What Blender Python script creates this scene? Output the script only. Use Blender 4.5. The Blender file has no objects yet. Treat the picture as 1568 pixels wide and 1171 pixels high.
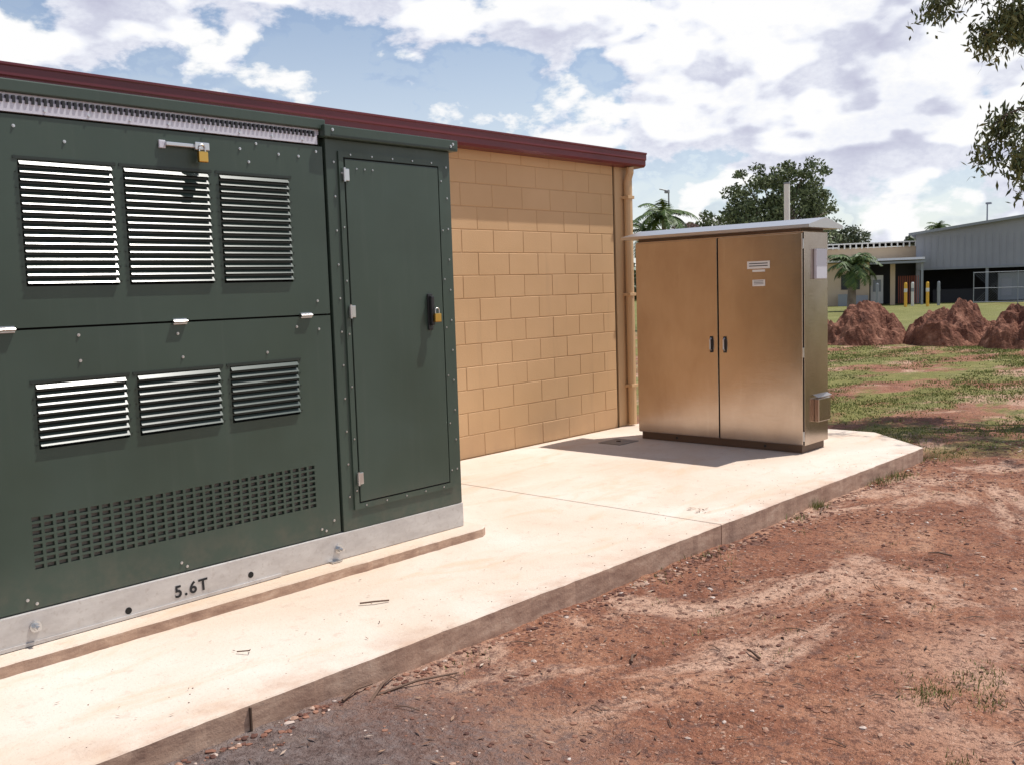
import bpy, math, random
import numpy as np
from mathutils import Matrix, Vector, noise as mn
random.seed(7); rng=np.random.default_rng(7)
sc=bpy.context.scene
sc.view_settings.view_transform='Standard'; sc.view_settings.look='None'
sc.view_settings.exposure=0; sc.view_settings.gamma=1

# ------------------------------------------------------------------ materials
def mat(name,col=(.5,.5,.5),rough=.7,metal=0.,spec=.5):
    m=bpy.data.materials.new(name); m.use_nodes=True
    b=m.node_tree.nodes['Principled BSDF']
    b.inputs['Base Color'].default_value=(*col,1); b.inputs['Roughness'].default_value=rough
    b.inputs['Metallic'].default_value=metal; b.inputs['Specular IOR Level'].default_value=spec
    return m
class N:
    def __init__(s,m):
        s.t=m.node_tree; s.b=s.t.nodes.get('Principled BSDF')
    def n(s,ty,**k):
        x=s.t.nodes.new(ty)
        for a,v in k.items(): setattr(x,a,v)
        return x
    def l(s,a,b): s.t.links.new(a,b)
    def pos(s,scale=None):
        g=s.n('ShaderNodeNewGeometry').outputs['Position']
        if scale:
            v=s.n('ShaderNodeVectorMath',operation='MULTIPLY'); s.l(g,v.inputs[0]); v.inputs[1].default_value=scale
            return v.outputs[0]
        return g
    def noise(s,vec,scale,detail=4,rough=.55,dist=0.):
        x=s.n('ShaderNodeTexNoise'); s.l(vec,x.inputs['Vector'])
        x.inputs['Scale'].default_value=scale; x.inputs['Detail'].default_value=detail
        x.inputs['Roughness'].default_value=rough; x.inputs['Distortion'].default_value=dist
        return x.outputs['Fac']
    def ramp(s,fac,stops):
        x=s.n('ShaderNodeValToRGB'); s.l(fac,x.inputs[0]); e=x.color_ramp.elements
        while len(e)<len(stops): e.new(.5)
        for i,(p,c) in enumerate(stops):
            e[i].position=p; e[i].color=(*c,1) if isinstance(c,tuple) else (c,c,c,1)
        return x.outputs[0]
    def mix(s,f,a,b,mode='MIX'):
        x=s.n('ShaderNodeMix',data_type='RGBA',blend_type=mode)
        for v,i in ((f,x.inputs[0]),(a,x.inputs[6]),(b,x.inputs[7])):
            if isinstance(v,(int,float)): i.default_value=v
            elif isinstance(v,tuple): i.default_value=(*v,1)
            else: s.l(v,i)
        return x.outputs[2]
    def math(s,op,a,b=None,c=None,clamp=False):
        x=s.n('ShaderNodeMath',operation=op); x.use_clamp=clamp
        for v,i in zip((a,b,c),x.inputs):
            if v is None: continue
            if isinstance(v,(int,float)): i.default_value=v
            else: s.l(v,i)
        return x.outputs[0]
    def mapr(s,v,a,b,c=0.,d=1.):
        x=s.n('ShaderNodeMapRange'); x.interpolation_type='SMOOTHSTEP'; s.l(v,x.inputs[0])
        for i,k in enumerate((a,b,c,d)): x.inputs[i+1].default_value=k
        return x.outputs[0]
    def sep(s,v):
        x=s.n('ShaderNodeSeparateXYZ'); s.l(v,x.inputs[0]); return x.outputs
    def bump(s,h,strength=.3,dist=.01):
        x=s.n('ShaderNodeBump'); s.l(h,x.inputs['Height']); x.inputs['Strength'].default_value=strength
        x.inputs['Distance'].default_value=dist; s.l(x.outputs[0],s.b.inputs['Normal'])
    def col(s,c): s.l(c,s.b.inputs['Base Color'])
def varied(name,c1,c2,scale=3,rough=.7,metal=0,bump=0.,bs=60,spec=.5):
    m=mat(name,c1,rough,metal,spec); k=N(m); p=k.pos()
    k.col(k.ramp(k.noise(p,scale,4,.6),[(.3,c1),(.7,c2)]))
    if bump: k.bump(k.noise(p,bs,3),bump,.004)
    return m

M_green=mat('green_paint',rough=.4); k=N(M_green); p=k.pos()
c=k.ramp(k.noise(p,1.7,3,.6),[(.3,(.039,.061,.046)),(.7,(.048,.074,.056))])
c=k.mix(k.mapr(k.noise(k.pos((14,14,.7)),1.5,4,.65),.5,.8,0,.2),c,(.085,.105,.085))
zz=k.sep(p)[2]
c=k.mix(k.math('MULTIPLY',k.mapr(zz,.22,.5,1.,0.),k.mapr(k.noise(p,7,4,.7),.35,.75,0,.4)),c,(.14,.115,.085))
k.col(c); k.l(k.mapr(k.noise(p,2.5,2),.3,.7,.31,.46),k.b.inputs['Roughness']); k.bump(k.noise(p,1.1,1),.3,.025)
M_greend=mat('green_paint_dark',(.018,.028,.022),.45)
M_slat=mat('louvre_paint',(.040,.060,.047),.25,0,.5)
M_black=mat('recess_shade',(.012,.011,.010),.9)  # black colour stands in for shade in holes, gaps and behind vents
M_mesh=mat('interior_screen',(.34,.29,.24),.7)
M_steel=mat('zinc_steel',(.62,.62,.62),.32,1)
M_strip=mat('galvanised_strip',(.62,.62,.68),.45,.2)
M_brass=mat('brass',(.62,.38,.10),.3,1)
M_bk=mat('black_plastic',(.015,.015,.017),.4)
M_white=mat('white_label',(.72,.7,.66),.6)
M_text=mat('black_stencil',(.012,.012,.014),.7)
M_galv=mat('galvanised_base',(.5,.5,.5),.5,.3); k=N(M_galv); p=k.pos()
g=k.ramp(k.noise(k.pos((1,1,2.5)),6,4,.65),[(.3,(.46,.43,.41)),(.72,(.60,.575,.55))])
g=k.mix(k.mapr(k.noise(p,30,3,.7),.52,.72,0,.45),g,(.36,.31,.27))
k.col(g)
M_ss=mat('brushed_stainless',(.6,.5,.42),.22,1); k=N(M_ss)
nz=k.noise(k.pos((1,2.0,70)),6,3,.6)
k.l(k.mapr(nz,.2,.8,.16,.26),k.b.inputs['Roughness'])
c=k.ramp(k.noise(k.pos((1,1,.6)),1.8,4,.65),[(.3,(.46,.375,.31)),(.7,(.58,.50,.43))])
c=k.mix(k.mapr(k.noise(k.pos((6,6,.6)),2.2,4,.7),.55,.8,0,.3),c,(.68,.63,.57))
k.col(c); k.bump(k.noise(k.pos(),2.2,1),.15,.02)
M_ssroof=mat('stainless_roof',(.60,.58,.58),.35,1)
M_ssdark=mat('plinth_brown',(.13,.085,.06),.55,.5)
M_maroon=varied('maroon_fascia',(.115,.012,.02),(.15,.018,.028),1.5,.35)
M_roof=mat('roof_sheet',(.4,.38,.36),.5)
M_wall=mat('painted_block',(.6,.36,.15),.75); k=N(M_wall); p=k.pos()
r=k.n('ShaderNodeNewGeometry').outputs['Random Per Island']
c=k.ramp(k.noise(p,.9,3,.6),[(.3,(.58,.36,.18)),(.7,(.65,.415,.22))])
c=k.mix(k.math('MULTIPLY',r,.16),c,(.46,.27,.13))
z=k.sep(k.pos())[2]
st=k.math('MULTIPLY',k.mapr(z,0.,.5,1.,0.),k.noise(k.pos((3,1,.8)),2,4))
c=k.mix(k.math('MULTIPLY',st,.7),c,(.40,.24,.14))
c=k.mix(k.mapr(k.noise(k.pos((5,1,.5)),1.3,4,.65),.55,.8,0,.3),c,(.42,.27,.15))
k.col(c); k.bump(k.noise(p,110,2,.7),.35,.004)
M_mortar=varied('mortar_joint',(.48,.29,.14),(.56,.35,.18),4,.85)
M_pipe=mat('painted_pipe',(.56,.36,.19),.5)
def concrete(name,tint=(1,1,1)):
    m=mat(name,rough=.85); k=N(m); p=k.pos()
    T=lambda c: tuple(a*b for a,b in zip(c,tint))
    c=k.ramp(k.noise(p,.8,5,.62,.6),[(.28,T((.58,.46,.36))),(.5,T((.63,.53,.44))),(.72,T((.69,.61,.54)))])
    s=k.mapr(k.noise(k.pos((.6,1.6,1)),1.7,5,.65,1.2),.50,.70)
    c=k.mix(k.math('MULTIPLY',s,.42),c,T((.58,.38,.23)))
    dd=k.mapr(k.noise(p,9,5,.75),.54,.70)
    c=k.mix(k.math('MULTIPLY',dd,.34),c,T((.42,.29,.22)))
    sp=k.mapr(k.noise(p,85,2,.7),.60,.70)
    c=k.mix(k.math('MULTIPLY',sp,.4),c,T((.28,.19,.14)))
    yy=k.sep(p)[1]
    ed=k.math('MULTIPLY',k.mapr(yy,3.33,3.62,1.,0.),k.mapr(k.noise(p,4,4,.7),.36,.7))
    c=k.mix(k.math('MULTIPLY',ed,.5),c,T((.42,.24,.16)))
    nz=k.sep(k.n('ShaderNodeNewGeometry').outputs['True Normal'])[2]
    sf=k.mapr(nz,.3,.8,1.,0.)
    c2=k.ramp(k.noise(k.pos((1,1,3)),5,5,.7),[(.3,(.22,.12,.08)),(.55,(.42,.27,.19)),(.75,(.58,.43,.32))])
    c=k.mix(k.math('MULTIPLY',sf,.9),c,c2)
    k.col(c); k.bump(k.noise(p,45,4,.7),.4,.008)
    return m
M_conc=concrete('concrete'); M_pl=concrete('plinth_concrete',(.95,.93,.9))
M_joint=mat('joint_dark',(.09,.055,.035),.95)
M_cover=varied('cover_plate',(.22,.19,.17),(.3,.26,.22),8,.6,.3)

# ------------------------------------------------------------------ mesh tools
class MB:
    def __init__(s): s.v=[];s.f=[];s.m=[];s.mats=[]
    def mi(s,m):
        if m not in s.mats: s.mats.append(m)
        return s.mats.index(m)
    def poly(s,pts,m):
        i=len(s.v); s.v+= [tuple(p) for p in pts]; s.f.append(tuple(range(i,i+len(pts)))); s.m.append(s.mi(m))
    def box(s,x0,x1,y0,y1,z0,z1,m,bev=0):
        i=len(s.v); k=s.mi(m)
        if bev<=0:
            s.v+=[(x0,y0,z0),(x1,y0,z0),(x1,y1,z0),(x0,y1,z0),(x0,y0,z1),(x1,y0,z1),(x1,y1,z1),(x0,y1,z1)]
            for q in ((0,3,2,1),(4,5,6,7),(0,1,5,4),(1,2,6,5),(2,3,7,6),(3,0,4,7)):
                s.f.append(tuple(i+a for a in q)); s.m.append(k)
            return
        import bmesh
        bm=bmesh.new(); bmesh.ops.create_cube(bm,size=1)
        for v in bm.verts:
            v.co=Vector(((x0+x1)/2+v.co.x*(x1-x0),(y0+y1)/2+v.co.y*(y1-y0),(z0+z1)/2+v.co.z*(z1-z0)))
        bmesh.ops.bevel(bm,geom=list(bm.edges),offset=bev,segments=2,affect='EDGES',profile=.6)
        bm.verts.index_update()
        s.v+=[tuple(v.co) for v in bm.verts]
        for f in bm.faces: s.f.append(tuple(i+v.index for v in f.verts)); s.m.append(k)
        bm.free()
    def tube(s,pts,rad,m,n=8,cap=True):
        pts=[Vector(p) for p in pts]; k=s.mi(m)
        if not isinstance(rad,(list,tuple)): rad=[rad]*len(pts)
        base=len(s.v); up=Vector((.13,.27,.95))
        for j,p in enumerate(pts):
            d=(pts[min(j+1,len(pts)-1)]-pts[max(j-1,0)]).normalized()
            a=d.cross(up); 
            if a.length<.1: a=d.cross(Vector((1,0,0)))
            a.normalize(); b=d.cross(a)
            for t in range(n):
                w=2*math.pi*t/n; s.v.append(tuple(p+(a*math.cos(w)+b*math.sin(w))*rad[j]))
        for j in range(len(pts)-1):
            for t in range(n):
                s.f.append((base+j*n+t,base+j*n+(t+1)%n,base+(j+1)*n+(t+1)%n,base+(j+1)*n+t)); s.m.append(k)
        if cap:
            s.f.append(tuple(base+t for t in range(n))[::-1]); s.m.append(k)
            s.f.append(tuple(base+(len(pts)-1)*n+t for t in range(n))); s.m.append(k)
    def obj(s,name,parent=None,smooth=False,loc=None):
        me=bpy.data.meshes.new(name); me.from_pydata(s.v,[],s.f)
        for m in s.mats: me.materials.append(m)
        me.polygons.foreach_set('material_index',s.m)
        if smooth: me.polygons.foreach_set('use_smooth',[True]*len(s.f))
        me.update()
        o=bpy.data.objects.new(name,me); sc.collection.objects.link(o)
        if parent: o.parent=parent
        return o
def empty(name,loc=(0,0,0)):
    e=bpy.data.objects.new(name,None); sc.collection.objects.link(e); e.location=loc; return e

# ------------------------------------------------------------------ camera
pitch,roll,yaw=[math.radians(a) for a in (5.362,-1.857,42.686)]
fw=Vector((math.cos(yaw)*math.cos(pitch),math.sin(yaw)*math.cos(pitch),-math.sin(pitch)))
r0=Vector((math.sin(yaw),-math.cos(yaw),0)); u0=r0.cross(fw)
rr=r0*math.cos(roll)+u0*math.sin(roll); uu=-r0*math.sin(roll)+u0*math.cos(roll)
cd=bpy.data.cameras.new('camera'); co=bpy.data.objects.new('camera',cd); sc.collection.objects.link(co)
R=Matrix((rr,uu,-fw)).transposed().to_4x4()
co.matrix_world=Matrix.Translation((0,0,1.6))@R
cd.sensor_width=36; cd.lens=1487.2/1568*36; cd.clip_end=4000; cd.clip_start=.05
sc.camera=co

# ------------------------------------------------------------------ sun + sky
S=Vector((.9,-.45,2.12)).normalized()
sd=bpy.data.lights.new('sun','SUN'); sd.energy=5.0; sd.angle=math.radians(.5); sd.color=(1,.955,.89)
so=bpy.data.objects.new('sun',sd); sc.collection.objects.link(so); so.location=(5,-5,20)
so.rotation_euler=S.to_track_quat('Z','Y').to_euler()
w=bpy.data.worlds.new('World'); sc.world=w; w.use_nodes=True
t=w.node_tree; t.nodes.clear()
class W(N):
    def __init__(s,t): s.t=t
k=W(t)
sky=k.n('ShaderNodeTexSky',sky_type='NISHITA'); sky.sun_disc=False
sky.sun_elevation=math.asin(S.z); sky.sun_rotation=math.atan2(S.x,S.y)
sky.air_density=1.0; sky.dust_density=.5; sky.ozone_density=1.5
bg1=k.n('ShaderNodeBackground'); k.l(sky.outputs[0],bg1.inputs[0]); bg1.inputs[1].default_value=.12
tc=k.n('ShaderNodeTexCoord').outputs['Generated']
zz=k.sep(tc)[2]
def vm(op,a,b):
    x=k.n('ShaderNodeVectorMath',operation=op); k.l(a,x.inputs[0])
    if isinstance(b,tuple): x.inputs[1].default_value=b
    else: k.l(b,x.inputs[1])
    return x.outputs[0]
def dens(off,det=6):
    p=vm('ADD',vm('MULTIPLY',tc,(1,1,1.8)),off)
    big=k.noise(p,3.6,1,.5,.1)
    dt=k.noise(p,10.,det,.56,.1)
    return k.math('ADD',k.math('MULTIPLY',big,.5),k.math('MULTIPLY',dt,.5))
OFF=(3.1,1.7,.4)
d0=dens(OFF,7); s0=dens(OFF,2.6); s1=dens((OFF[0]+.010,OFF[1]-.005,OFF[2]+.042),2.6)
thr=k.mapr(zz,.32,.52,0.,.20)
dd=k.math('SUBTRACT',d0,thr)
mask=k.mapr(dd,.445,.50)
veil=k.mapr(zz,.05,.34,.48,.10)
mask=k.math('MAXIMUM',mask,veil)
lit=k.mapr(k.math('SUBTRACT',s0,s1),-.05,.03)
crisp=k.mapr(k.math('SUBTRACT',d0,s0),-.05,.05,-.20,.20)
core=k.mapr(s0,.50,.66,1.,.0)
sh=k.math('ADD',k.math('MULTIPLY',lit,.62),k.math('MULTIPLY',core,.38))
sh=k.math('ADD',sh,crisp,clamp=True)
sh=k.math('MAXIMUM',sh,k.mapr(dd,.41,.47,1.,0.))
cc=k.ramp(sh,[(.0,(.53,.54,.68)),(.28,(.66,.68,.80)),(.52,(.88,.90,.97)),(.72,(1.0,1.0,1.0))])
bg2=k.n('ShaderNodeBackground'); k.l(cc,bg2.inputs[0]); bg2.inputs[1].default_value=1.0
ms=k.n('ShaderNodeMixShader'); k.l(mask,ms.inputs[0]); k.l(bg1.outputs[0],ms.inputs[1]); k.l(bg2.outputs[0],ms.inputs[2])
ow=k.n('ShaderNodeOutputWorld'); k.l(ms.outputs[0],ow.inputs[0])

# ------------------------------------------------------------------ ground
def sstep(a,b,x):
    t=min(1,max(0,(x-a)/(b-a))); return t*t*(3-2*t)
def gh(x,y):
    h=-.14
    h+=.045*sstep(4.0,1.2,x)*sstep(1.5,3.0,y) if x<4 else 0
    if abs(x)<40 and abs(y)<40:
        h+=.022*mn.noise(Vector((x*.9,y*.9,0)))+.014*mn.noise(Vector((x*3,y*3,5)))+.010*mn.noise(Vector((x*9,y*9,9)))
    return h
def axis(dense0,dense1,st,lo,hi):
    a=list(np.arange(dense0,dense1,st)); s=st;x=dense1
    while x<hi: a.append(x); s*=1.13; x+=s
    a.append(hi); s=st;x=dense0-st;b=[]
    while x>lo: b.append(x); s*=1.13; x-=s
    b.append(lo); return b[::-1]+a
ax=axis(.8,11,.035,-1500,2500); ay=axis(-.6,3.6,.035,-1500,2500)
verts=[(x,y,gh(x,y)) for x in ax for y in ay]; ny=len(ay)
faces=[(i*ny+j,(i+1)*ny+j,(i+1)*ny+j+1,i*ny+j+1) for i in range(len(ax)-1) for j in range(ny-1)]
me=bpy.data.meshes.new('ground'); me.from_pydata(verts,[],faces); me.polygons.foreach_set('use_smooth',[True]*len(faces))
ground=bpy.data.objects.new('ground',me); sc.collection.objects.link(ground)
M_g=mat('red_dirt',rough=.95,spec=.2); k=N(M_g); p=k.pos(); X,Y,Z=k.sep(p)
c=k.ramp(k.noise(p,1.3,6,.72,.5),[(.3,(.17,.068,.040)),(.45,(.27,.112,.066)),(.58,(.37,.175,.105)),(.72,(.48,.27,.175))])
sand=k.mapr(k.noise(k.pos((.75,1.0,1)),.62,6,.7,.8),.50,.59)
corner=k.math('MULTIPLY',k.mapr(Y,1.9,1.1),k.mapr(k.noise(p,1.5,4,.65),.38,.58))
sand=k.math('MAXIMUM',sand,k.math('MULTIPLY',corner,k.mapr(X,3.2,4.2)))
c=k.mix(k.math('MULTIPLY',sand,.8),c,(.62,.40,.29))
fine=k.noise(p,22,4,.8)
c=k.mix(k.mapr(fine,.50,.60,0,.75),c,(.12,.055,.040))
c=k.mix(k.mapr(k.noise(p,8,5,.8),.53,.63,0,.6),c,(.15,.085,.07))
c=k.mix(k.mapr(k.noise(p,60,2,.75),.58,.68,0,.5),c,(.60,.41,.32))
dark=k.math('MULTIPLY',k.mapr(X,3.4,1.9),k.mapr(k.math('ADD',Y,k.math('MULTIPLY',k.noise(p,1.2,3),1.2)),2.3,3.1))
c=k.mix(k.math('MULTIPLY',dark,.85),c,k.ramp(fine,[(.35,(.06,.052,.052)),(.65,(.23,.19,.18))]))
gn=k.noise(k.pos((.5,1.,1)),.9,6,.68,.6)
gm=k.math('MULTIPLY',k.mapr(k.math('ADD',X,k.math('MULTIPLY',gn,4.)),11.,14.),k.mapr(gn,.42,.54))
gm2=k.mapr(X,26,34)
gm=k.math('MAXIMUM',gm,k.math('MULTIPLY',gm2,k.mapr(k.noise(p,.15,3,.6),.25,.40,.6,1.)))
gc=k.ramp(k.noise(p,5,4,.75),[(.3,(.10,.11,.03)),(.5,(.17,.19,.05)),(.7,(.28,.26,.09))])
gc=k.mix(gm2,gc,k.ramp(k.noise(p,.4,4,.7),[(.3,(.11,.14,.035)),(.7,(.20,.22,.07))]))
c=k.mix(k.math('MULTIPLY',gm,.85),c,gc)
k.col(c)
hb=k.math('ADD',k.noise(p,24,4,.8),k.math('MULTIPLY',k.noise(p,7,3,.6),.8))
k.bump(hb,1.,.04)
me.materials.append(M_g)

M_peb=mat('pebbles',rough=.9,spec=.25); k=N(M_peb)
r=k.n('ShaderNodeNewGeometry').outputs['Random Per Island']
k.col(k.ramp(r,[(0,(.08,.04,.033)),(.4,(.18,.08,.055)),(.7,(.30,.15,.10)),(.93,(.40,.26,.19)),(1,(.55,.47,.42))]))
ico=[(0,0,1),(.894,0,.447),(.276,.851,.447),(-.724,.526,.447),(-.724,-.526,.447),(.276,-.851,.447),(.724,.526,-.447),(-.276,.851,-.447),(-.894,0,-.447),(-.276,-.851,-.447),(.724,-.526,-.447),(0,0,-1)]
icf=[(0,1,2),(0,2,3),(0,3,4),(0,4,5),(0,5,1),(1,6,2),(2,7,3),(3,8,4),(4,9,5),(5,10,1),(6,7,2),(7,8,3),(8,9,4),(9,10,5),(10,6,1),(11,7,6),(11,8,7),(11,9,8),(11,10,9),(11,6,10)]
mb=MB(); ki=mb.mi(M_peb)
def peb(x,y,r,z=None,flat=.6):
    z=gh(x,y) if z is None else z
    i=len(mb.v); a=random.uniform(0,6.28); ca,sa=math.cos(a),math.sin(a); ex=random.uniform(.7,1.5)
    for q in ico:
        j=random.uniform(.7,1.25)*r; px,py=q[0]*j*ex,q[1]*j
        mb.v.append((x+px*ca-py*sa,y+px*sa+py*ca,z+q[2]*j*flat+r*.05))
    for f in icf: mb.f.append(tuple(i+a for a in f)); mb.m.append(ki)
for _ in range(19000):
    x=random.uniform(1.0,11); y=3.3-abs(random.gauss(0,1.5)) if random.random()<.55 else random.uniform(-2.5,3.3)
    if mn.noise(Vector((x*1.1,y*1.1,3)))+.7*mn.noise(Vector((x*4,y*4,3)))<random.uniform(-.35,.5): continue
    peb(x,y,random.choice([.003,.003,.004,.005,.006,.007,.009,.012])*(1+.04*x))
for _ in range(800):
    x=random.uniform(1.2,9.6); peb(x,3.30-abs(random.gauss(0,.05)),random.choice([.005,.008,.011,.016]))
for _ in range(90): peb(random.gauss(5.2,.5),3.27-abs(random.gauss(0,.06)),random.uniform(.010,.024))
for _ in range(160):
    peb(random.uniform(1.4,9),3.34+abs(random.gauss(0,.35)),random.choice([.002,.003,.004]),z=.0005)
mb.obj('gravel')

M_lit=mat('dry_leaf',rough=.8); k=N(M_lit); r=k.n('ShaderNodeNewGeometry').outputs['Random Per Island']
k.col(k.ramp(r,[(0,(.06,.03,.02)),(.5,(.20,.10,.06)),(.85,(.32,.2,.13)),(1,(.5,.4,.32))]))
M_twig=mat('twig_bark',(.13,.075,.05),.85)
mb=MB()
def leaf(x,y,z,L=.03):
    a=random.uniform(0,6.28);d=Vector((math.cos(a),math.sin(a),random.uniform(-.1,.25)))*L;n=Vector((-math.sin(a),math.cos(a),random.uniform(-.3,.5)))*L*.22
    c=Vector((x,y,z+.006)); mb.poly([c-d,c+n,c+d,c-n],M_lit)
for _ in range(2200):
    x=random.uniform(1,10);y=random.uniform(-1.5,3.28); leaf(x,y,gh(x,y)+.004,random.uniform(.008,.028))
for _ in range(90):
    leaf(random.uniform(1.5,9),random.uniform(3.4,4.3),.002,random.uniform(.006,.014))
for _ in range(14): leaf(random.gauss(5.9,.05),random.gauss(3.66,.05),.004,.022)
mb.tube([(3.06,3.95,.012),(3.12,3.90,.016),(3.19,3.87,.01)],.005,M_twig,6)
mb.tube([(2.28,3.86,.01),(2.31,3.80,.02),(2.33,3.83,.012)],.003,M_twig,5)
for (x,y,a,L) in [(2.62,3.24,.5,.16),(2.75,3.16,-.25,.2),(2.5,3.27,.2,.1),(6.9,3.2,.3,.12),(4.0,2.2,1.,.06),(4.9,1.2,2.,.09),(3.6,2.6,.4,.05),(6.2,2.1,1.7,.07)]:
    z=gh(x,y)+.012; mb.tube([(x-L*math.cos(a),y-L*math.sin(a),z),(x,y+.01,z+.01),(x+L*math.cos(a),y+L*math.sin(a),z)],[.007,.006,.004],M_twig,6)
for _ in range(110):
    x=random.uniform(1.5,9);y=random.uniform(-.8,3.25);a=random.uniform(0,3.1);L=random.uniform(.02,.06);z=gh(x,y)+.008
    mb.tube([(x-L*math.cos(a),y-L*math.sin(a),z),(x+.004,y+.005,z+.006),(x+L*math.cos(a),y+L*math.sin(a),z)],[.003,.0028,.002],M_twig,4)
mb.obj('leaf_litter')

# ------------------------------------------------------------------ slab
mb=MB()
def prism(poly,z0,z1,m,bev=.0):
    n=len(poly)
    cx=sum(p[0] for p in poly)/n; cy=sum(p[1] for p in poly)/n
    def ins(p,d): 
        vx,vy=cx-p[0],cy-p[1]; return (p[0]+(d if vx>0 else -d),p[1]+(d if vy>0 else -d))
    top=[ins(p,bev) for p in poly]
    mb.poly([(*p,z1) for p in top],m)
    for i in range(n):
        a,b=poly[i],poly[(i+1)%n]; ta,tb=top[i],top[(i+1)%n]
        mb.poly([(*a,z0),(*b,z0),(*b,z1-bev),(*a,z1-bev)],m)
        if bev: mb.poly([(*a,z1-bev),(*b,z1-bev),(*tb,z1),(*ta,z1)],m)
def edge(x0,x1,y,st=.05,a=.006):
    n=max(2,int((x1-x0)/st)); r=[]
    for i in range(n+1):
        x=x0+(x1-x0)*i/n; r.append((x,y+a*mn.noise(Vector((x*4,y,0)))+a*1.1*mn.noise(Vector((x*17,y,3)))))
    return r
Y0=3.327
segs=[(-6,-2.2),(-2.194,5.627),(5.637,9.34)]
for i,(a,b) in enumerate(segs):
    e=edge(a,b,Y0)
    if i==2: poly=e+[(10.03,4.08),(10.02,6.63)]+[(a,6.63)]
    else: poly=e+[(b,6.63),(a,6.63)]
    prism(poly,-.32,0,M_conc,.006)
mb.box(-6,9.3,3.36,6.6,-.3,-.012,M_joint)
mb.box(2.004,2.010,3.318,3.335,-.2,-.012,M_joint)
mb.box(7.95,8.28,5.86,6.14,.0005,.008,M_cover,.002); mb.box(8.1,8.13,5.98,6.02,.0085,.016,M_joint)
mb.obj('concrete_slab')

# ------------------------------------------------------------------ green enclosure
E=empty('green_electrical_enclosure')
YF=4.58
mb=MB()
pp=edge(.4,4.46,4.42,.04,.006)+[(4.515,4.45),(4.53,4.52),(4.53,6.1),(.4,6.1)]
prism(pp,.001,.058,M_pl,.006)
mb.obj('concrete_plinth',E)
mb=MB()
mb.box(.75,4.435,YF-.012,5.95,.060,.215,M_galv,.004)
mb.box(.75,3.0,YF-.02,YF-.0125,.062,.078,M_galv)
for x,z in [(2.12,.10),(2.81,.115)]:
    mb.tube([(x,YF-.0135,z),(x,YF+.01,z)],.017,M_black,16)  # black discs painted as the shade inside the holes
for x,z in [(1.68,.145),(3.40,.13)]:
    mb.tube([(x,YF-.020,z),(x,YF-.010,z)],.026,M_steel,14)
    mb.tube([(x,YF-.045,z),(x,YF-.020,z)],.017,M_steel,6)
    mb.tube([(x,YF-.065,z),(x,YF-.045,z)],.009,M_steel,8)
mb.box(3.33,3.40,YF-.05,YF-.012,.061,.068,M_steel)
mb.obj('galvanised_base',E)
tcv=bpy.data.curves.new('weight_marking','FONT'); tcv.body='5.6T'; tcv.size=.085; tcv.space_character=1.25
tcv.offset=.0022; tcv.materials.append(M_text); to=bpy.data.objects.new('weight_marking',tcv); sc.collection.objects.link(to)
to.rotation_euler=(math.pi/2,math.radians(-1.5),0); to.location=(2.365,YF-.0145,.100); to.parent=E
mb=MB()
mb.box(.75,3.45,YF+.045,5.93,.217,2.545,M_green)
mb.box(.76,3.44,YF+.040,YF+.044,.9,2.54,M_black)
mb.box(.76,3.44,YF+.028,YF+.032,.37,.70,M_mesh)
mb.box(.75,.80,YF+.0,YF+.045,.217,2.545,M_green)
mb.obj('body',E)
def panel(x0,x1,z0,z1,holes,y0,y1,m,mbx):
    """sheet with rectangular openings. holes=list(xa,xb,za,zb)"""
    xs=sorted({round(a,4) for a in [x0,x1]+[h[0] for h in holes]+[h[1] for h in holes]})
    zs=sorted({round(a,4) for a in [z0,z1]+[h[2] for h in holes]+[h[3] for h in holes]})
    nx,nz=len(xs)-1,len(zs)-1
    H=[[any(h[0]-1e-4<=(xs[i]+xs[i+1])/2<=h[1]+1e-4 and h[2]-1e-4<=(zs[j]+zs[j+1])/2<=h[3]+1e-4 for h in holes) for j in range(nz)] for i in range(nx)]
    def solid(i,j): return 0<=i<nx and 0<=j<nz and not H[i][j]
    for i in range(nx):
        j=0
        while j<nz:
            if H[i][j]: j+=1; continue
            j2=j
            while j2+1<nz and not H[i][j2+1]: j2+=1
            a,b,c,d=xs[i],xs[i+1],zs[j],zs[j2+1]
            mbx.poly([(a,y0,c),(b,y0,c),(b,y0,d),(a,y0,d)],m)
            mbx.poly([(a,y0,c),(a,y1,c),(b,y1,c),(b,y0,c)],m)
            mbx.poly([(a,y0,d),(b,y0,d),(b,y1,d),(a,y1,d)],m)
            j=j2+1
    for i in range(nx+1):
        for j in range(nz):
            if solid(i-1,j)!=solid(i,j):
                x=xs[i]; mbx.poly([(x,y0,zs[j]),(x,y1,zs[j]),(x,y1,zs[j+1]),(x,y0,zs[j+1])],m)
VX=[(1.765,2.195),(2.25,2.705),(2.765,3.195)]
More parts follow.
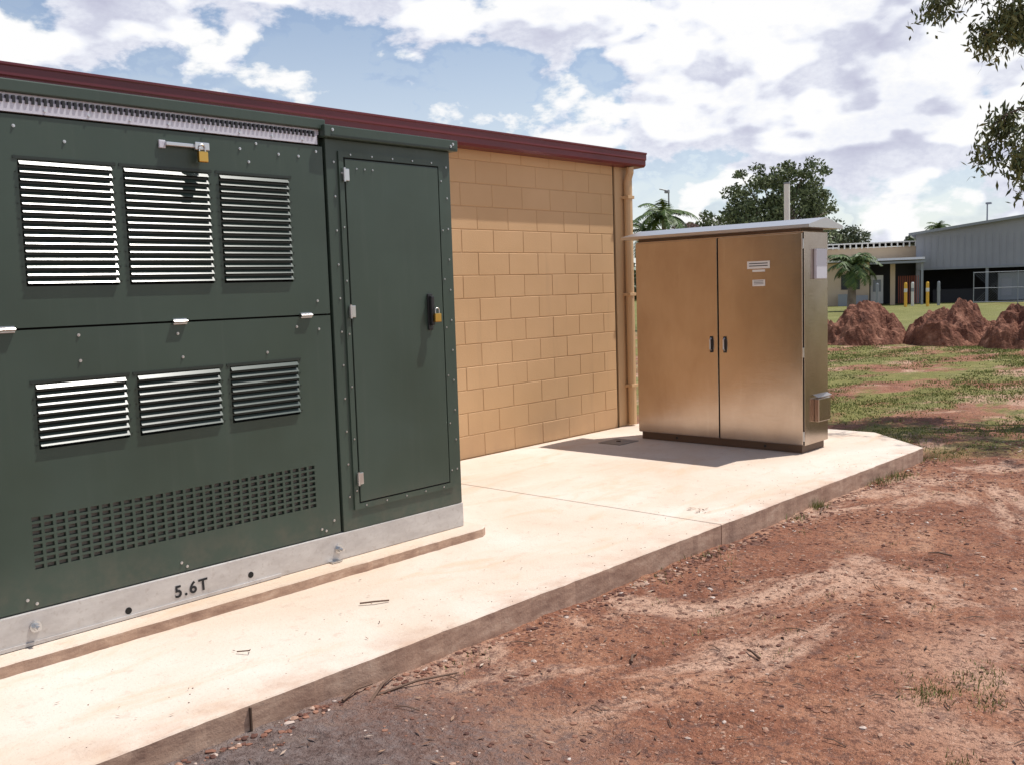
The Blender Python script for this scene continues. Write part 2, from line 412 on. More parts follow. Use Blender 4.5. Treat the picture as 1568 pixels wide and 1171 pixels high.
def louvres(mbx,z0,z1,n):
    pz=(z1-z0)/n
    for a,b in VX:
        for i in range(n):
            zt=z1-i*pz-.003
            zb=zt-.0195; yb=YF-.0150; yt=YF+.0005
            mbx.poly([(a+.004,yb,zb),(b-.004,yb,zb),(b-.004,yt,zt),(a+.004,yt,zt)],M_slat)
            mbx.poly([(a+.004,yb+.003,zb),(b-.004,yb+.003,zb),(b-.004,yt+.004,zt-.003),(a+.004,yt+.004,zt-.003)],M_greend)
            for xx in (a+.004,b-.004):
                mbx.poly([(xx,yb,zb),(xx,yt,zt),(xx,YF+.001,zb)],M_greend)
            if i<n-1:
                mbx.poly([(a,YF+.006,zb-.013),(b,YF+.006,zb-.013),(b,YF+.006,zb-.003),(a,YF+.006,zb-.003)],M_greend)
    for a,b in VX:
        for xx in (a-.012,b+.012):
            for j in range(int((z1-z0)/.07)+1):
                z=z0+.02+j*.07
                mbx.tube([(xx,YF-.003,z),(xx,YF+.001,z)],.0035,M_greend,6)
    for a,b in VX:
        mbx.box(a-.02,b+.02,YF-.0035,YF+.0005,z1+.003,z1+.016,M_greend)
mb=MB()
h=[(a,b,1.69,2.255) for a,b in VX]
panel(.80,3.435,1.505,2.45,h,YF,YF+.022,M_green,mb)
louvres(mb,1.69,2.255,16)
mb.obj('upper_door',E)
mb=MB()
h=[(a,b,.95,1.25) for a,b in VX]
cols=[(1.705+i*.0545,1.705+i*.0545+.040) for i in range(29)]
rows=[(.402+j*.0318,.402+j*.0318+.020) for j in range(8)]
h+=[(a,b,c,d) for a,b in cols for c,d in rows]
panel(.80,3.435,.222,1.495,h,YF,YF+.022,M_green,mb)
louvres(mb,.95,1.25,8)
mb.obj('lower_door',E)
mb=MB()
mb.box(.80,3.40,YF-.006,YF+.03,2.460,2.515,M_strip)
for i in range(95):
    x=.81+i*.0272; mb.box(x,x+.012,YF-.012,YF+.012,2.500,2.532,M_bk)
mb.box(.80,3.42,YF+.006,YF+.04,2.5155,2.544,M_strip)
for i in range(13):
    x=.9+i*.2; mb.tube([(x,YF-.012,2.478),(x,YF+.01,2.478)],.006,M_steel,8)
mb.obj('vent_comb_strip',E)
mb=MB()
mb.box(.72,3.455,YF-.016,5.98,2.545,2.602,M_green,.006)
mb.box(3.425,4.475,YF-.045,5.99,2.502,2.572,M_green,.006)
mb.box(3.47,4.46,YF-.047,YF-.0455,2.512,2.519,M_greend)
mb.obj('roof',E)
mb=MB()
mb.box(3.452,4.43,YF-.008,5.93,.218,2.501,M_green,.004)
y=YF-.008
def ring(x0,x1,z0,z1,wd,y0,y1,m):
    mb.box(x0,x1,y0,y1,z1-wd,z1,m); mb.box(x0,x1,y0,y1,z0,z0+wd,m)
    mb.box(x0,x0+wd,y0,y1,z0+wd,z1-wd,m); mb.box(x1-wd,x1,y0,y1,z0+wd,z1-wd,m)
ring(3.535,4.355,.335,2.435,.034,y-.010,y,M_green)
mb.box(3.57,4.32,y-.002,y,.370,2.400,M_black)
mb.box(3.578,4.312,y-.012,y-.0022,.378,2.392,M_green,.003)
mb.obj('side_compartment',E)
mb=MB()
for z in (2.30,1.51,.52):
    mb.box(3.555,3.60,y-.022,y-.012,z-.035,z+.035,M_steel,.003)
    mb.tube([(3.562,y-.026,z-.04),(3.562,y-.026,z+.04)],.007,M_steel,8)
for x in (1.665,2.50,3.27):
    mb.box(x-.045,x+.03,YF-.012,YF-.0005,1.485,1.515,M_steel,.003)
    mb.tube([(x-.045,YF-.014,1.5),(x+.03,YF-.014,1.5)],.008,M_steel,8)
    for dx in (-.03,.015):
        mb.tube([(x+dx,YF-.016,1.508),(x+dx,YF-.012,1.508)],.006,M_strip,8)
mb.box(2.47,2.67,YF-.028,YF-.0005,2.372,2.392,M_steel,.004)
mb.box(2.62,2.70,YF-.04,YF-.02,2.362,2.402,M_steel,.004)
mb.box(2.44,2.475,YF-.012,YF-.0005,2.36,2.40,M_strip,.004)
mb.box(4.175,4.215,y-.024,y-.012,1.37,1.60,M_bk,.006)
mb.box(4.180,4.208,y-.050,y-.024,1.40,1.585,M_bk,.008)
mb.obj('hinges_and_handles',E)
def padlock(x,y,z,name):
    global mb
    mb=MB(); mb.box(x-.026,x+.026,y-.011,y+.011,z-.055,z,M_brass,.005)
    pts=[(x+.016*math.cos(a)*1.0,y,z+.018+.016*math.sin(a)) for a in [math.pi*i/8 for i in range(9)]]
    mb.tube([(x+.016,y,z-.004)]+pts+[(x-.016,y,z-.004)],.0038,M_steel,8)
    mb.obj(name,E)
padlock(2.655,YF-.045,2.355,'padlock_top'); padlock(4.215,y-.062,1.475,'padlock_side')
mb=MB()
def scr(x,z,yy=YF,r=.0075):
    mb.tube([(x,yy-.0035,z),(x,yy+.001,z)],r,M_steel,10)
    mb.tube([(x,yy-.007,z),(x,yy-.0035,z)],r*.55,M_steel,6)
for x,z in [(1.76,2.40),(1.98,2.35),(2.95,2.33),(3.14,2.385),(3.27,2.385),(3.0,2.43),(2.9,2.395),(3.35,1.58),(1.98,1.34),(2.5,1.32),(3.0,1.31),(1.98,1.46),(3.2,1.44),(3.35,1.42),(2.48,1.44),(2.42,.27),(2.45,.245),(1.66,.27),(3.33,.25),(3.3,.265),(1.70,.245),(3.39,.30),(3.39,2.42)]: scr(x,z)
for i in range(11):
    z=.42+i*.195
    scr(3.505,z,y,.006); scr(4.395,z+.03,y,.006)
for i in range(7):
    scr(3.552,.45+i*.31,y-.010,.0055); scr(4.338,.45+i*.31,y-.010,.0055)
for i in range(5):
    scr(3.62+i*.16,2.418,y-.010,.0055); scr(3.62+i*.16,.352,y-.010,.0055)
for x in (3.66,3.72,3.78): scr(x,2.34,y-.012,.005)
for x,z in [(3.48,2.545),(4.43,2.545),(4.41,2.53)]: scr(x,z,YF-.045,.009)
mb.obj('screws',E)

# ------------------------------------------------------------------ stainless cabinet
C=empty('stainless_steel_cabinet')
XF=8.417; XB=8.93
mb=MB()
mb.box(XF+.035,XB-.02,4.12,5.93,.001,.075,M_ssdark)
mb.box(XF+.02,XB,4.085,5.955,.076,2.06,M_ss,.006)
mb.obj('body',C)
mb=MB()
mb.box(XF,XF+.018,4.985,5.95,.085,2.045,M_ss,.005)
mb.box(XF,XF+.018,4.096,4.972,.085,2.045,M_ss,.005)
mb.box(XF+.0185,XF+.0198,4.97,4.99,.08,2.05,M_black)
mb.box(XF+.0182,XF+.0198,4.088,4.0965,.08,2.05,M_black)
for yy in (4.905,5.055):
    mb.box(XF-.010,XF-.0005,yy-.016,yy+.016,.93,1.09,M_bk,.004)
    mb.tube([(XF-.012,yy,.95),(XF-.034,yy,.965),(XF-.034,yy,1.055),(XF-.012,yy,1.07)],.008,M_steel,8)
for z in (.12,.9,1.9): mb.box(XF-.006,XF+.009,4.083,4.0955,z,z+.09,M_steel,.002)
for yy in (4.5,5.5): 
    mb.tube([(XF+.030,yy,.04),(XF+.036,yy,.04)],.014,M_bk,8)
mb.obj('doors',C)
mb=MB()
def gab(x0,x1,xm,ya,yb,ze,zr,th,m):
    f=[(x0,ze),(xm,zr),(x1,ze),(x1,ze-th),(x0,ze-th)]
    mb.poly([(a,ya,b) for a,b in f],m); mb.poly([(a,yb,b) for a,b in f][::-1],m)
    for i in range(5):
        a,b=f[i],f[(i+1)%5]; mb.poly([(a[0],ya,a[1]),(a[0],yb,a[1]),(b[0],yb,b[1]),(b[0],ya,b[1])],m)
gab(XF-.10,XB+.10,(XF+XB)/2,3.98,6.06,2.115,2.185,.028,M_ssroof)
mb.box(XF+.03,XB-.02,4.12,5.93,2.0605,2.0865,M_ssdark)
mb.obj('roof',C)
mb=MB()
mb.box(XF-.003,XF-.0005,4.42,4.655,1.735,1.805,M_white); mb.box(XF-.003,XF-.0005,4.47,4.60,1.57,1.63,M_white)
for z in (1.785,1.762): mb.box(XF-.0042,XF-.0032,4.44,4.635,z-.005,z+.003,M_text)
for i in range(3): mb.box(XF-.0042,XF-.0032,4.485,4.585,1.618-.014*i-.002,1.618-.014*i+.002,M_text)
mb.box(XF-.003,XF-.0005,4.47,4.60,1.705,1.725,M_white)
mb.obj('labels',C)
mb=MB()
mb.box(8.63,8.85,4.055,4.084,1.62,1.90,M_strip,.006)
mb.box(8.63,8.88,4.035,4.084,.28,.50,M_ss,.006)
mb.poly([(8.60,4.03,.515),(8.90,4.03,.515),(8.90,4.084,.54),(8.60,4.084,.54)],M_ss)
mb.obj('side_fittings',C)

# ------------------------------------------------------------------ block building
B=empty('block_building')
YW=6.648
mb=MB()
bw,bh,g,bv=.44,.22,.006,.004
for j in range(-1,14):
    z0=j*bh; first=True
    xr=8.985
    while xr>-3:
        wd=(bw/2 if (first and j%2) else bw); first=False
        x0=xr-wd+g/2; x1=xr-g/2; za=z0+g/2; zb=min(z0+bh,2.98)-g/2; xr-=wd
        if zb-za<.03: continue
        jy=random.uniform(-.0008,.0008); yf=YW+jy
        i=len(mb.v); kk=mb.mi(M_wall)
        mb.v+=[(x0+bv,yf,za+bv),(x1-bv,yf,za+bv),(x1-bv,yf,zb-bv),(x0+bv,yf,zb-bv),(x0,yf+bv,za),(x1,yf+bv,za),(x1,yf+bv,zb),(x0,yf+bv,zb)]
        for q in ((0,1,2,3),(4,5,1,0),(5,6,2,1),(6,7,3,2),(7,4,0,3)): mb.f.append(tuple(i+a for a in q)); mb.m.append(kk)
mb.obj('block_wall',B)
mb=MB()
mb.box(-3,8.99,YW+.0038,YW+.19,-.3,2.975,M_mortar)
mb.box(8.99,9.02,YW+.018,YW+.19,-.3,2.975,M_black)
mb.box(9.02,9.36,YW-.004,YW+.19,-.3,2.975,M_pipe,.004)
mb.box(9.17,9.36,YW+.191,16,-.3,2.975,M_pipe)
mb.box(-3,-2.8,YW+.191,16,-.3,2.975,M_pipe); mb.box(-3,9.36,16.001,16.2,-.3,2.975,M_pipe)
mb.obj('walls',B)
mb=MB()
prof=[(6.66,2.955),(6.52,2.962),(6.500,2.985),(6.500,3.035),(6.488,3.045),(6.488,3.100),(6.478,3.108),(6.478,3.122),(6.50,3.128),(6.66,3.128)]
x0,x1=-3.2,9.43
for i in range(len(prof)-1):
    a,b=prof[i],prof[i+1]; mb.poly([(x0,a[0],a[1]),(x1,a[0],a[1]),(x1,b[0],b[1]),(x0,b[0],b[1])],M_maroon)
mb.poly([(x1,a,b) for a,b in prof],M_maroon); mb.poly([(x0,a,b) for a,b in prof][::-1],M_maroon)
mb.box(9.365,9.43,6.665,16.3,2.96,3.125,M_maroon)
mb.obj('gutter_fascia',B)
mb=MB()
mb.poly([(-3.2,6.6,3.13),(9.43,6.6,3.13),(9.43,16.3,3.32),(-3.2,16.3,3.32)],M_roof)
mb.obj('roof',B)
mb=MB()
xs0=9.20
mb.tube([(xs0,6.56,2.95),(xs0,6.56,2.90),(xs0,6.595,2.80),(xs0,6.595,.02)],.045,M_pipe,12)
for z in (.45,1.5,2.6): mb.box(xs0-.06,xs0+.06,6.545,6.645,z,z+.035,M_pipe,.004)
mb.obj('downpipe',B,smooth=False)

# ------------------------------------------------------------------ vegetation
def leafmat(name,a,b,c):
    m=mat(name,rough=.55,spec=.3); k=N(m); r=k.n('ShaderNodeNewGeometry').outputs['Random Per Island']
    q=k.math('ADD',k.math('MULTIPLY',r,.55),k.math('MULTIPLY',k.noise(k.pos(),.9,1),.5))
    k.col(k.ramp(q,[(.25,a),(.55,b),(.85,c)]))
    return m
M_leaf=leafmat('tree_foliage',(.06,.08,.035),(.12,.15,.065),(.21,.24,.12))
M_far=leafmat('far_foliage',(.07,.085,.05),(.12,.145,.08),(.18,.20,.12))
M_gum=leafmat('gum_foliage',(.05,.065,.025),(.11,.135,.05),(.21,.22,.10))
M_palm=leafmat('palm_foliage',(.03,.06,.015),(.07,.12,.03),(.14,.18,.05))
M_pink=leafmat('bare_shrub',(.16,.10,.09),(.26,.17,.16),(.35,.26,.24))
M_bark=varied('bark',(.12,.09,.07),(.25,.20,.16),3,.9)
def quads(name,P,D,Nn,L,Wd,m,parent=None):
    n=len(P); V=np.empty((n,4,3)); V[:,0]=P-D*L[:,None]; V[:,1]=P+Nn*Wd[:,None]; V[:,2]=P+D*L[:,None]; V[:,3]=P-Nn*Wd[:,None]
    me=bpy.data.meshes.new(name); me.vertices.add(n*4); me.vertices.foreach_set('co',V.reshape(-1))
    me.loops.add(n*4); me.loops.foreach_set('vertex_index',np.arange(n*4,dtype=np.int32))
    me.polygons.add(n); me.polygons.foreach_set('loop_start',np.arange(0,n*4,4,dtype=np.int32))
    me.polygons.foreach_set('loop_total',np.full(n,4,dtype=np.int32)); me.materials.append(m); me.update(calc_edges=True)
    o=bpy.data.objects.new(name,me); sc.collection.objects.link(o)
    if parent: o.parent=parent
    return o
def unit(n):
    v=rng.normal(size=(n,3)); return v/np.linalg.norm(v,axis=1)[:,None]
def tree(name,base,height,crown_c,crown_r,nclump,nleaf,ls,m,clump_r=.16,trunk_r=.22,droop=0.):
    T=empty(name); base=np.array(base,float); cc=np.array(crown_c,float); cr=np.array(crown_r,float)
    u=unit(nclump); rad=rng.uniform(.35,1.,nclump)**.6
    lob=1+.16*np.sin(3*np.arctan2(u[:,1],u[:,0])+base[0])+.12*np.sin(5*u[:,2]+base[1])
    ce=cc+u*cr*(rad*lob)[:,None]
    ids=rng.integers(0,nclump,nleaf); cs=rng.uniform(.6,1.35,nclump)
    off=unit(nleaf)*(rng.uniform(0,1,nleaf)**.45)[:,None]*cr.mean()*clump_r*cs[ids][:,None]; off[:,2]*=.7
    P=ce[ids]+off
    D=unit(nleaf); D[:,2]-=droop; D/=np.linalg.norm(D,axis=1)[:,None]
    s=np.cross(D,unit(nleaf)); s/=np.linalg.norm(s,axis=1)[:,None]
    L=rng.uniform(.6,1.3,nleaf)*ls
    quads('foliage',P,D,s,L,L*.45,m,T)
    global mb
    mb=MB(); fork=cc.copy(); fork[2]=cc[2]-cr[2]*.75
    mid=(base+fork)/2+np.array([.1,.08,0])*trunk_r*3
    mb.tube([base-[0,0,.3],mid,fork],[trunk_r*1.2,trunk_r*.85,trunk_r*.65],M_bark,10)
    for i in rng.choice(nclump,min(nclump,26),replace=False):
        e=ce[i]; m1=fork+(e-fork)*.5+np.array([0,0,.06*cr[2]])
        mb.tube([fork-[0,0,.05],m1,e],[trunk_r*.45,trunk_r*.25,trunk_r*.07],M_bark,6)
    mb.obj('trunk',T,smooth=True)
    return T
def at(deg,D,z=-.15): return (D*math.cos(math.radians(deg)),D*math.sin(math.radians(deg)),z)
D=78;b=at(27.2,D)
tree('shade_tree',b,10,(b[0],b[1],7.3),(4.1,4.1,3.3),170,18000,.16,M_leaf,.20,.3)
b=at(31.2,70); tree('background_tree',b,6,(b[0],b[1],4.8),(1.9,1.9,1.6),50,4500,.13,M_leaf,.25,.15)
b=at(24.4,95); tree('background_tree',b,6,(b[0],b[1],5.4),(3.2,3.2,1.8),60,5000,.16,M_far,.25,.2)
b=at(32.4,60); tree('bare_shrub',b,5,(b[0],b[1],4.4),(1.3,1.3,1.2),40,1600,.10,M_pink,.3,.08)
b=at(28.9,90); tree('background_tree',b,6,(b[0],b[1],5.6),(4.,4.,2.0),60,5000,.16,M_far,.25,.2)
n=26000; a=np.radians(rng.uniform(12,40,n)); Dd=rng.uniform(120,150,n); hh=4.6+1.6*np.sin(a*60)+1.0*np.sin(a*143+1)
P=np.stack([Dd*np.cos(a),Dd*np.sin(a),rng.uniform(0,1,n)**.7*hh-.1],1)
d=unit(n); s=np.cross(d,unit(n)); s/=np.linalg.norm(s,axis=1)[:,None]; L=rng.uniform(.25,.6,n)
quads('distant_tree_line',P,d,s,L,L*.6,M_far)

def palm(name,base,h,R,nf,m=M_palm,tr=.12,lean=(0,0)):
    T=empty(name); mb=MB(); b=Vector(base); top=b+Vector((lean[0],lean[1],h))
    mb.tube([b-Vector((0,0,.2)),b+(top-b)*.5+Vector((lean[0]*-.2,0,0)),top],[tr*1.2,tr,tr*.9],M_bark,10); mb.obj('trunk',T)
    mb=MB()
    for i in range(nf):
        a=2*math.pi*i/nf+random.uniform(-.2,.2); el=random.uniform(-.2,1.25); L=R*random.uniform(.85,1.15)
        pts=[];p=top.copy();e=el
        for s in range(11):
            pts.append(p.copy()); p=p+Vector((math.cos(a)*math.cos(e),math.sin(a)*math.cos(e),math.sin(e)))*L/10; e-=.17
        mb.tube(pts,[.02*R*(1-s/13) for s in range(11)],m,4)
        side=Vector((-math.sin(a),math.cos(a),0))
        for s in range(1,11):
            for q in (0,.33,.66):
                c=pts[s-1].lerp(pts[s],q); t=(pts[s]-pts[s-1]).normalized(); ll=R*.34*math.sin(math.pi*(s+q+1.5)/13)
                for sg in (-1,1):
                    tip=c+side*sg*ll*.8+t*ll*.45+Vector((0,0,-ll*random.uniform(.15,.6)))
                    mb.poly([c-t*.02*R,tip,c+t*.025*R],m)
    mb.obj('fronds',T)
b=at(33.6,40); palm('palm_tree',b,4.5,1.45,20,tr=.1)
b=at(34.6,43); palm('palm_tree',b,4.0,1.5,16,tr=.1)
b=at(23.35,58); palm('fan_palm',b,2.5,1.7,30,tr=.22,lean=(0,-.1))
b=at(18.9,100); palm('palm_tree',b,6.3,1.5,16)

# overhanging gum tree (trunk right of frame)
T=empty('gum_tree'); mb=MB()
tb=Vector((14.1,1.3,-.2))
mb.tube([tb,tb+Vector((.1,.1,2.)),tb+Vector((.0,.4,4.2)),tb+Vector((.2,.9,6.3)),tb+Vector((.1,1.2,8.2))],[.26,.22,.18,.11,.04],M_bark,12)
def branch(a,b,r):
    a=Vector(a);b=Vector(b); mid=a.lerp(b,.5)+Vector((0,0,.25)); mb.tube([a,mid,b],[r,r*.6,r*.25],M_bark,6)
mass=[((13.3,4.3,5.35),(.55,.42,.22),16),((13.45,3.72,4.75),(.45,.28,.38),30),((13.30,4.05,4.60),(.2,.13,.30),8),((13.2,4.62,5.08),(.3,.14,.14),6),((13.4,3.55,5.3),(.6,.5,.5),18),
      ((13.45,3.85,3.50),(.35,.17,.22),12),((13.5,3.56,3.05),(.35,.16,.46),16),((13.45,4.02,3.18),(.2,.12,.14),4),((13.5,3.3,3.9),(.4,.25,.5),10),
      ((13.5,2.6,6.3),(1.3,1.3,1.1),45),((14.3,1.4,7.8),(1.8,1.8,1.2),60),((15.,.2,6.5),(1.4,1.4,1.2),36),((13.2,.6,5.9),(1.2,1.2,1.),30)]
roots=[tb+Vector((.0,.4,4.0)),tb+Vector((.1,.7,5.4)),tb+Vector((.2,.9,6.2))]
Ps=[]
for c,r,nc in mass:
    c=np.array(c); rt=min(roots,key=lambda q:(q-Vector(c)).length)
    branch(rt,Vector(c)+Vector((0,0,.1)),.04)
    for _ in range(nc):
        u=unit(1)[0]; e=c+u*np.array(r)*random.uniform(.2,1.)
        mb.tube([Vector(c)+Vector((0,0,.1)),Vector((c+e)/2)+Vector((0,0,.05)),Vector(e)],[.012,.008,.004],M_bark,5)
        n=random.randint(26,50); q=e+rng.normal(size=(n,3))*[.085,.085,.10]; q[:,2]-=.05; Ps.append(q)
P=np.concatenate(Ps); n=len(P); d=unit(n)*.62; d[:,2]-=.6; d/=np.linalg.norm(d,axis=1)[:,None]
s=np.cross(d,unit(n)); s/=np.linalg.norm(s,axis=1)[:,None]; L=rng.uniform(.035,.072,n)
quads('foliage',P,d,s,L,L*.30,M_gum,T)
mb.obj('trunk',T,smooth=True)

# grass (one object)
M_grass=mat('grass_blades',rough=.7,spec=.2); k=N(M_grass); r=k.n('ShaderNodeNewGeometry').outputs['Random Per Island']
k.col(k.ramp(r,[(0,(.09,.12,.03)),(.5,(.17,.21,.055)),(.8,(.27,.28,.10)),(1,(.42,.34,.18))]))
V=[];F=[]
def blade(x,y,z,h,wd=.004):
    a=random.uniform(0,6.28); l=random.uniform(.1,.9)*h; i=len(V); ca,sa=math.cos(a),math.sin(a); b=random.uniform(0,6.28)
    V.extend([(x-wd*math.cos(b),y-wd*math.sin(b),z-.005),(x+wd*math.cos(b),y+wd*math.sin(b),z-.005),(x+l*ca,y+l*sa,z+h)]); F.append((i,i+1,i+2))
for _ in range(200000):
    x=9.8+20*random.random()**1.2; y=random.uniform(2.0,15) if x>12 else random.uniform(1.,9)
    if y>x*.55 or y<x*.14: continue
    nn=mn.fractal(Vector((x*.35,y*.7,2)),1.,2.,4)+.3*mn.noise(Vector((x*3,y*3,0)))
    if nn<random.uniform(-.35,.35)+max(0,(12.5-x)*.18): continue
    blade(x,y,gh(x,y),random.uniform(.008,.026)*(1+.012*x),.004+.0004*x)
def tuft(x,y,n,sp,h,z=None):
    for _ in range(n):
        px,py=random.gauss(x,sp),random.gauss(y,sp*.6)
        if py>3.32 and px<9.35: py=3.31
        blade(px,py,gh(px,py) if z is None else z,random.uniform(.4,1.)*h,.003)
for x,y,n,sp,h in [(7.0,3.27,90,.05,.08),(8.15,3.26,110,.09,.06),(8.5,3.24,130,.10,.07),(5.3,3.22,60,.12,.045),(4.8,3.24,40,.1,.04),(4.05,1.42,240,.09,.03),(4.3,1.30,200,.11,.028),(4.1,1.2,90,.05,.03),(6.6,3.25,40,.05,.06),(9.6,3.3,160,.18,.05),(9.8,3.2,160,.2,.04),(3.1,3.2,30,.1,.03),(10.4,3.6,200,.3,.05),(3.5,1.1,60,.06,.03)]: tuft(x,y,n,sp,h)
for _ in range(60):
    x=random.uniform(3.5,9.8);y=random.uniform(-.5,3.1); tuft(x,y,random.randint(4,14),.04,.025)
me=bpy.data.meshes.new('grass'); me.from_pydata(V,[],F); me.materials.append(M_grass); o=bpy.data.objects.new('grass',me); sc.collection.objects.link(o)

# dirt mounds
M_md=mat('mound_soil',rough=.95,spec=.2); k=N(M_md); p=k.pos()
c=k.ramp(k.noise(p,2.2,5,.75),[(.3,(.09,.04,.03)),(.48,(.20,.085,.055)),(.62,(.34,.165,.11)),(.75,(.48,.29,.21))])
k.col(c); k.bump(k.noise(p,8,4,.75),.9,.14)
def mound(cx,cy,rx,ry,h,seed):
    n=64; V=[];F=[]
    for i in range(n+1):
        for j in range(n+1):
            u=(i/n*2-1);v=(j/n*2-1); x=cx+u*rx*1.15; y=cy+v*ry*1.15
            r=math.hypot(u,v)*1.1*(1+.22*mn.noise(Vector((x*.8,y*.8,seed+4))))
            f=max(0,1-r*r)**.7
            z=h*f*(.85+.35*mn.noise(Vector((x*.9,y*.9,seed))))+(.34*mn.fractal(Vector((x*1.7,y*1.7,seed)),1,2,4)+.16*abs(mn.noise(Vector((x*5,y*5,seed)))))*min(1,f*2.5)*h
            V.append((x,y,-.2+max(z,0)))
    for i in range(n):
        for j in range(n):
            a=i*(n+1)+j; F.append((a,a+n+1,a+n+2,a+1))
    me=bpy.data.meshes.new('dirt_mound'); me.from_pydata(V,[],F); me.materials.append(M_md)
    o=bpy.data.objects.new('dirt_mound',me); sc.collection.objects.link(o)
for q in [(26.4,10.95,1.4,1.15,1.05,1),(26.8,8.75,1.5,1.25,1.0,7),(26.2,6.6,1.5,1.3,1.1,13),(27,4.3,1.4,1.4,.9,19),(27.0,13.5,1.4,1.3,.9,23),(29.2,7.3,1.4,1.5,.9,31),(29.4,9.9,1.3,1.2,.6,37)]: mound(*q)

# ------------------------------------------------------------------ background structures
M_clad=varied('corrugated_grey',(.25,.26,.30),(.31,.32,.36),.3,.5)
M_cream=varied('cream_render',(.50,.38,.26),(.57,.45,.32),.6,.8)
M_shade=mat('opening_shade',(.035,.035,.04),.8)  # near-black colour stands in for shade in the open bay and carport
M_wtrim=mat('white_trim',(.68,.67,.65),.5)
M_grey=mat('grey_paint',(.24,.26,.29),.5)
M_yel=mat('yellow_paint',(.75,.42,.04),.5)
M_rust=mat('rust_red',(.28,.07,.04),.7)
def local(name,deg,D,face):
    e=empty(name,at(deg,D)); e.rotation_euler=(0,0,math.radians(face)); return e
Sx=local('corrugated_shed',20.0,72,18-90)
mb=MB()
Wd=22.;hl=4.75;hr=6.1;low=2.35
mb.poly([(0,0,low),(Wd/2,0,low),(Wd/2,0,hr),(0,0,hl)],M_clad)
mb.poly([(Wd/2,0,low),(Wd,0,low),(Wd,0,hl),(Wd/2,0,hr)],M_clad)
mb.poly([(0,25,0),(Wd,25,0),(Wd,25,hl),(Wd/2,25,hr),(0,25,hl)],M_clad)
mb.box(-.05,.05,.01,25,0,hl-.02,M_clad); mb.box(Wd-.05,Wd+.05,.01,25,0,hl-.02,M_clad)
for i in range(1,52): mb.box(i*.42,i*.42+.06,-.03,-.002,low+.05,hl-.25,M_clad)
mb.obj('walls',Sx)
mb=MB()
mb.poly([(-.5,-.5,hl),(Wd/2,-.5,hr+.06),(Wd/2,25.3,hr+.06),(-.5,25.3,hl)],M_clad)
mb.poly([(Wd/2,-.5,hr+.06),(Wd+.5,-.5,hl),(Wd+.5,25.3,hl),(Wd/2,25.3,hr+.06)],M_clad)
mb.poly([(-.5,-.51,hl-.16),(Wd/2,-.51,hr-.10),(Wd/2,-.51,hr+.07),(-.5,-.51,hl+.01)],M_grey)
mb.obj('roof',Sx)
mb=MB()
mb.box(.2,Wd-.2,6,6.2,0,4,M_shade); mb.box(.1,Wd-.1,.1,6,low+.4,low+.5,M_shade)
mb.box(.0,Wd,-.12,-.035,low-.10,low+.03,M_grey)
for i in range(6): mb.box(i*4.2+.02,i*4.2+.2,-.03,.1,0,low,M_grey)
mb.box(5.0,7.4,.6,2.4,.1,1.9,M_grey); mb.box(5.2,5.8,.57,.6,.4,1.5,M_clad); mb.box(1,4.2,1.2,3,.0,.9,M_shade)
mb.obj('bay_frames',Sx)
Fx=local('chainlink_fence',17.2,66,16-90); mb=MB()
for i in range(8): mb.tube([(i*2.4,0,0),(i*2.4,0,2.0)],.03,M_grey,6)
for z in (.15,1.0,1.95): mb.tube([(0,0,z),(16.8,0,z)],.018,M_grey,4)
for i in range(112):
    x=i*.15; 
    for sg in (1,-1):
        xa,xb=(x,x+1.8) if sg>0 else (x+1.8,x)
        if max(xa,xb)>16.8: continue
        mb.tube([(xa,.01*sg,.1),(xb,.01*sg,1.95)],.005,M_grey,3,False)
mb.obj('mesh_and_posts',Fx)
Lx=local('low_cream_building',26.5,70,24-90); mb=MB()
mb.box(-6,5.0,0,12,0,2.9,M_cream)
mb.box(5.0,8.1,3.0,12,0,2.9,M_shade)  # dark block stands in for the shaded carport opening
mb.box(-6.6,8.4,-.6,12.5,2.95,3.10,M_wtrim)
mb.box(5.0,8.4,-1.6,-.6,2.72,2.86,M_grey)
mb.obj('walls',Lx)
mb=MB()
mb.box(-2,8.2,3,11,3.11,3.95,M_cream); 
mb.box(-2.2,8.6,2.7,11.2,4.22,4.30,M_wtrim)
for i in range(28): mb.box(-2+i*.385,-2+i*.385+.10,2.8,2.9,3.9,4.22,M_wtrim)
mb.box(-2.2,3.0,2.4,11,3.96,4.05,M_wtrim)
mb.obj('roof_parapet',Lx)
mb=MB()
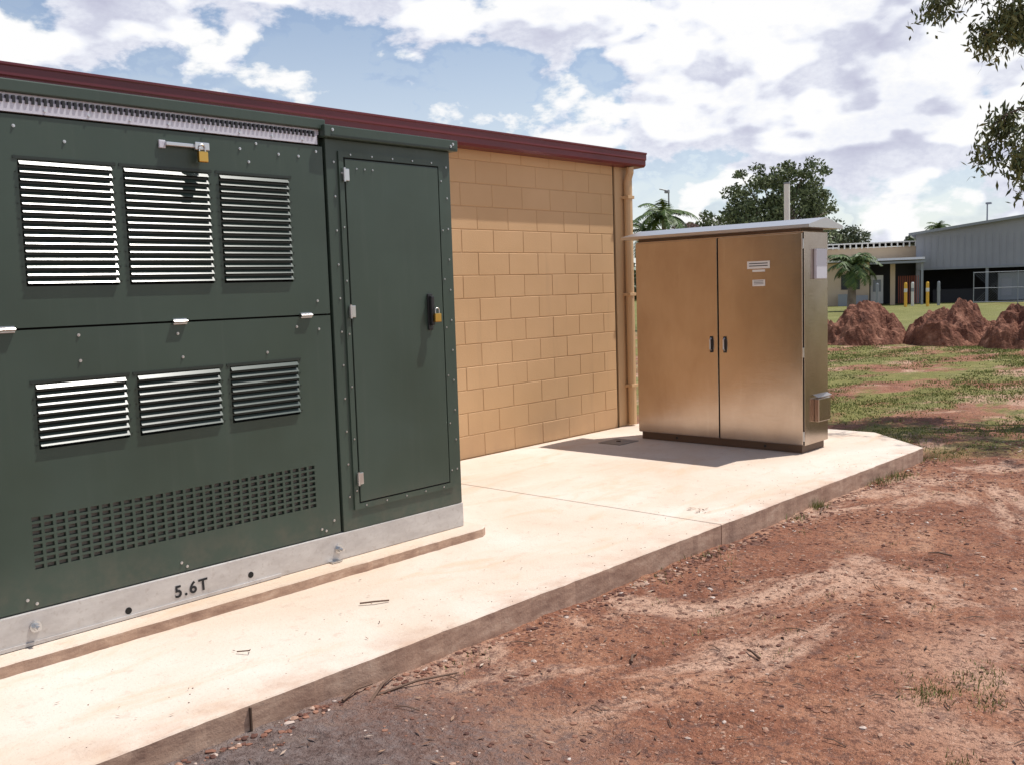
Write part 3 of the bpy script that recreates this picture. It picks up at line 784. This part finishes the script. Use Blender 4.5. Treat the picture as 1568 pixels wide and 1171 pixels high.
mb.box(6.3,6.6,-.4,-.1,0,2.72,M_cream); mb.box(8.1,8.25,-1.4,-1.25,0,2.75,M_grey)
for i in range(12): mb.box(6.8+i*.11,6.84+i*.11,-.3,-.26,0.1,1.9,M_rust)
mb.box(5.1,5.9,.6,.7,.1,2.0,M_wtrim); mb.box(5.25,5.75,.55,.6,.9,1.7,M_grey)
mb.box(3.0,3.9,-1.0,-.4,0,.8,M_grey); mb.box(4.1,4.9,-1.0,-.4,0,.7,M_clad)
mb.box(1.0,1.9,-.03,-.002,0.1,2.1,M_wtrim); mb.box(3.2,4.4,-.03,-.002,1.1,2.1,M_shade)
mb.obj('posts_and_units',Lx)
for dg,DD,col in [(20.55,64,M_yel),(19.45,64,M_yel),(20.2,66,M_wtrim),(18.9,66,M_grey),(22.0,66,M_grey)]:
    b=at(dg,DD); mb=MB(); hgt=1.5
    mb.tube([b,(b[0],b[1],b[2]+hgt*.95),(b[0],b[1],b[2]+hgt)],[.09,.09,.05],col,10)
    mb.tube([(b[0],b[1],b[2]+hgt*.6),(b[0],b[1],b[2]+hgt*.75)],.098,M_wtrim if col is M_yel else M_grey,10)
    mb.obj('bollard')
M_pole=mat('white_pole_paint',(.82,.80,.74),.5)
b=at(26.75,30); mb=MB(); mb.tube([b,(b[0],b[1],4.45)],.085,M_pole,12); mb.tube([(b[0],b[1],4.45),(b[0],b[1],4.5)],.092,M_grey,12)
mb.box(b[0]-.2,b[0]+.2,b[1]-.2,b[1]+.2,-.25,-.1,M_conc); mb.obj('white_pole')
b=at(33.3,46); mb=MB(); mb.tube([b,(b[0],b[1],6.0)],[.05,.035],M_grey,8); mb.tube([(b[0],b[1],5.95),(b[0]-.3,b[1]+.3,6.05)],.03,M_grey,6)
mb.box(b[0]-.12,b[0]+.05,b[1]-.03,b[1]+.16,5.85,5.98,M_grey,.02); mb.obj('lamp_post')
b=at(16.6,85); mb=MB(); mb.tube([b,(b[0],b[1],7.2)],[.08,.05],M_grey,8); mb.box(b[0]-.15,b[0]+.15,b[1]-.3,b[1]+.1,7.1,7.25,M_grey,.03); mb.obj('lamp_post')
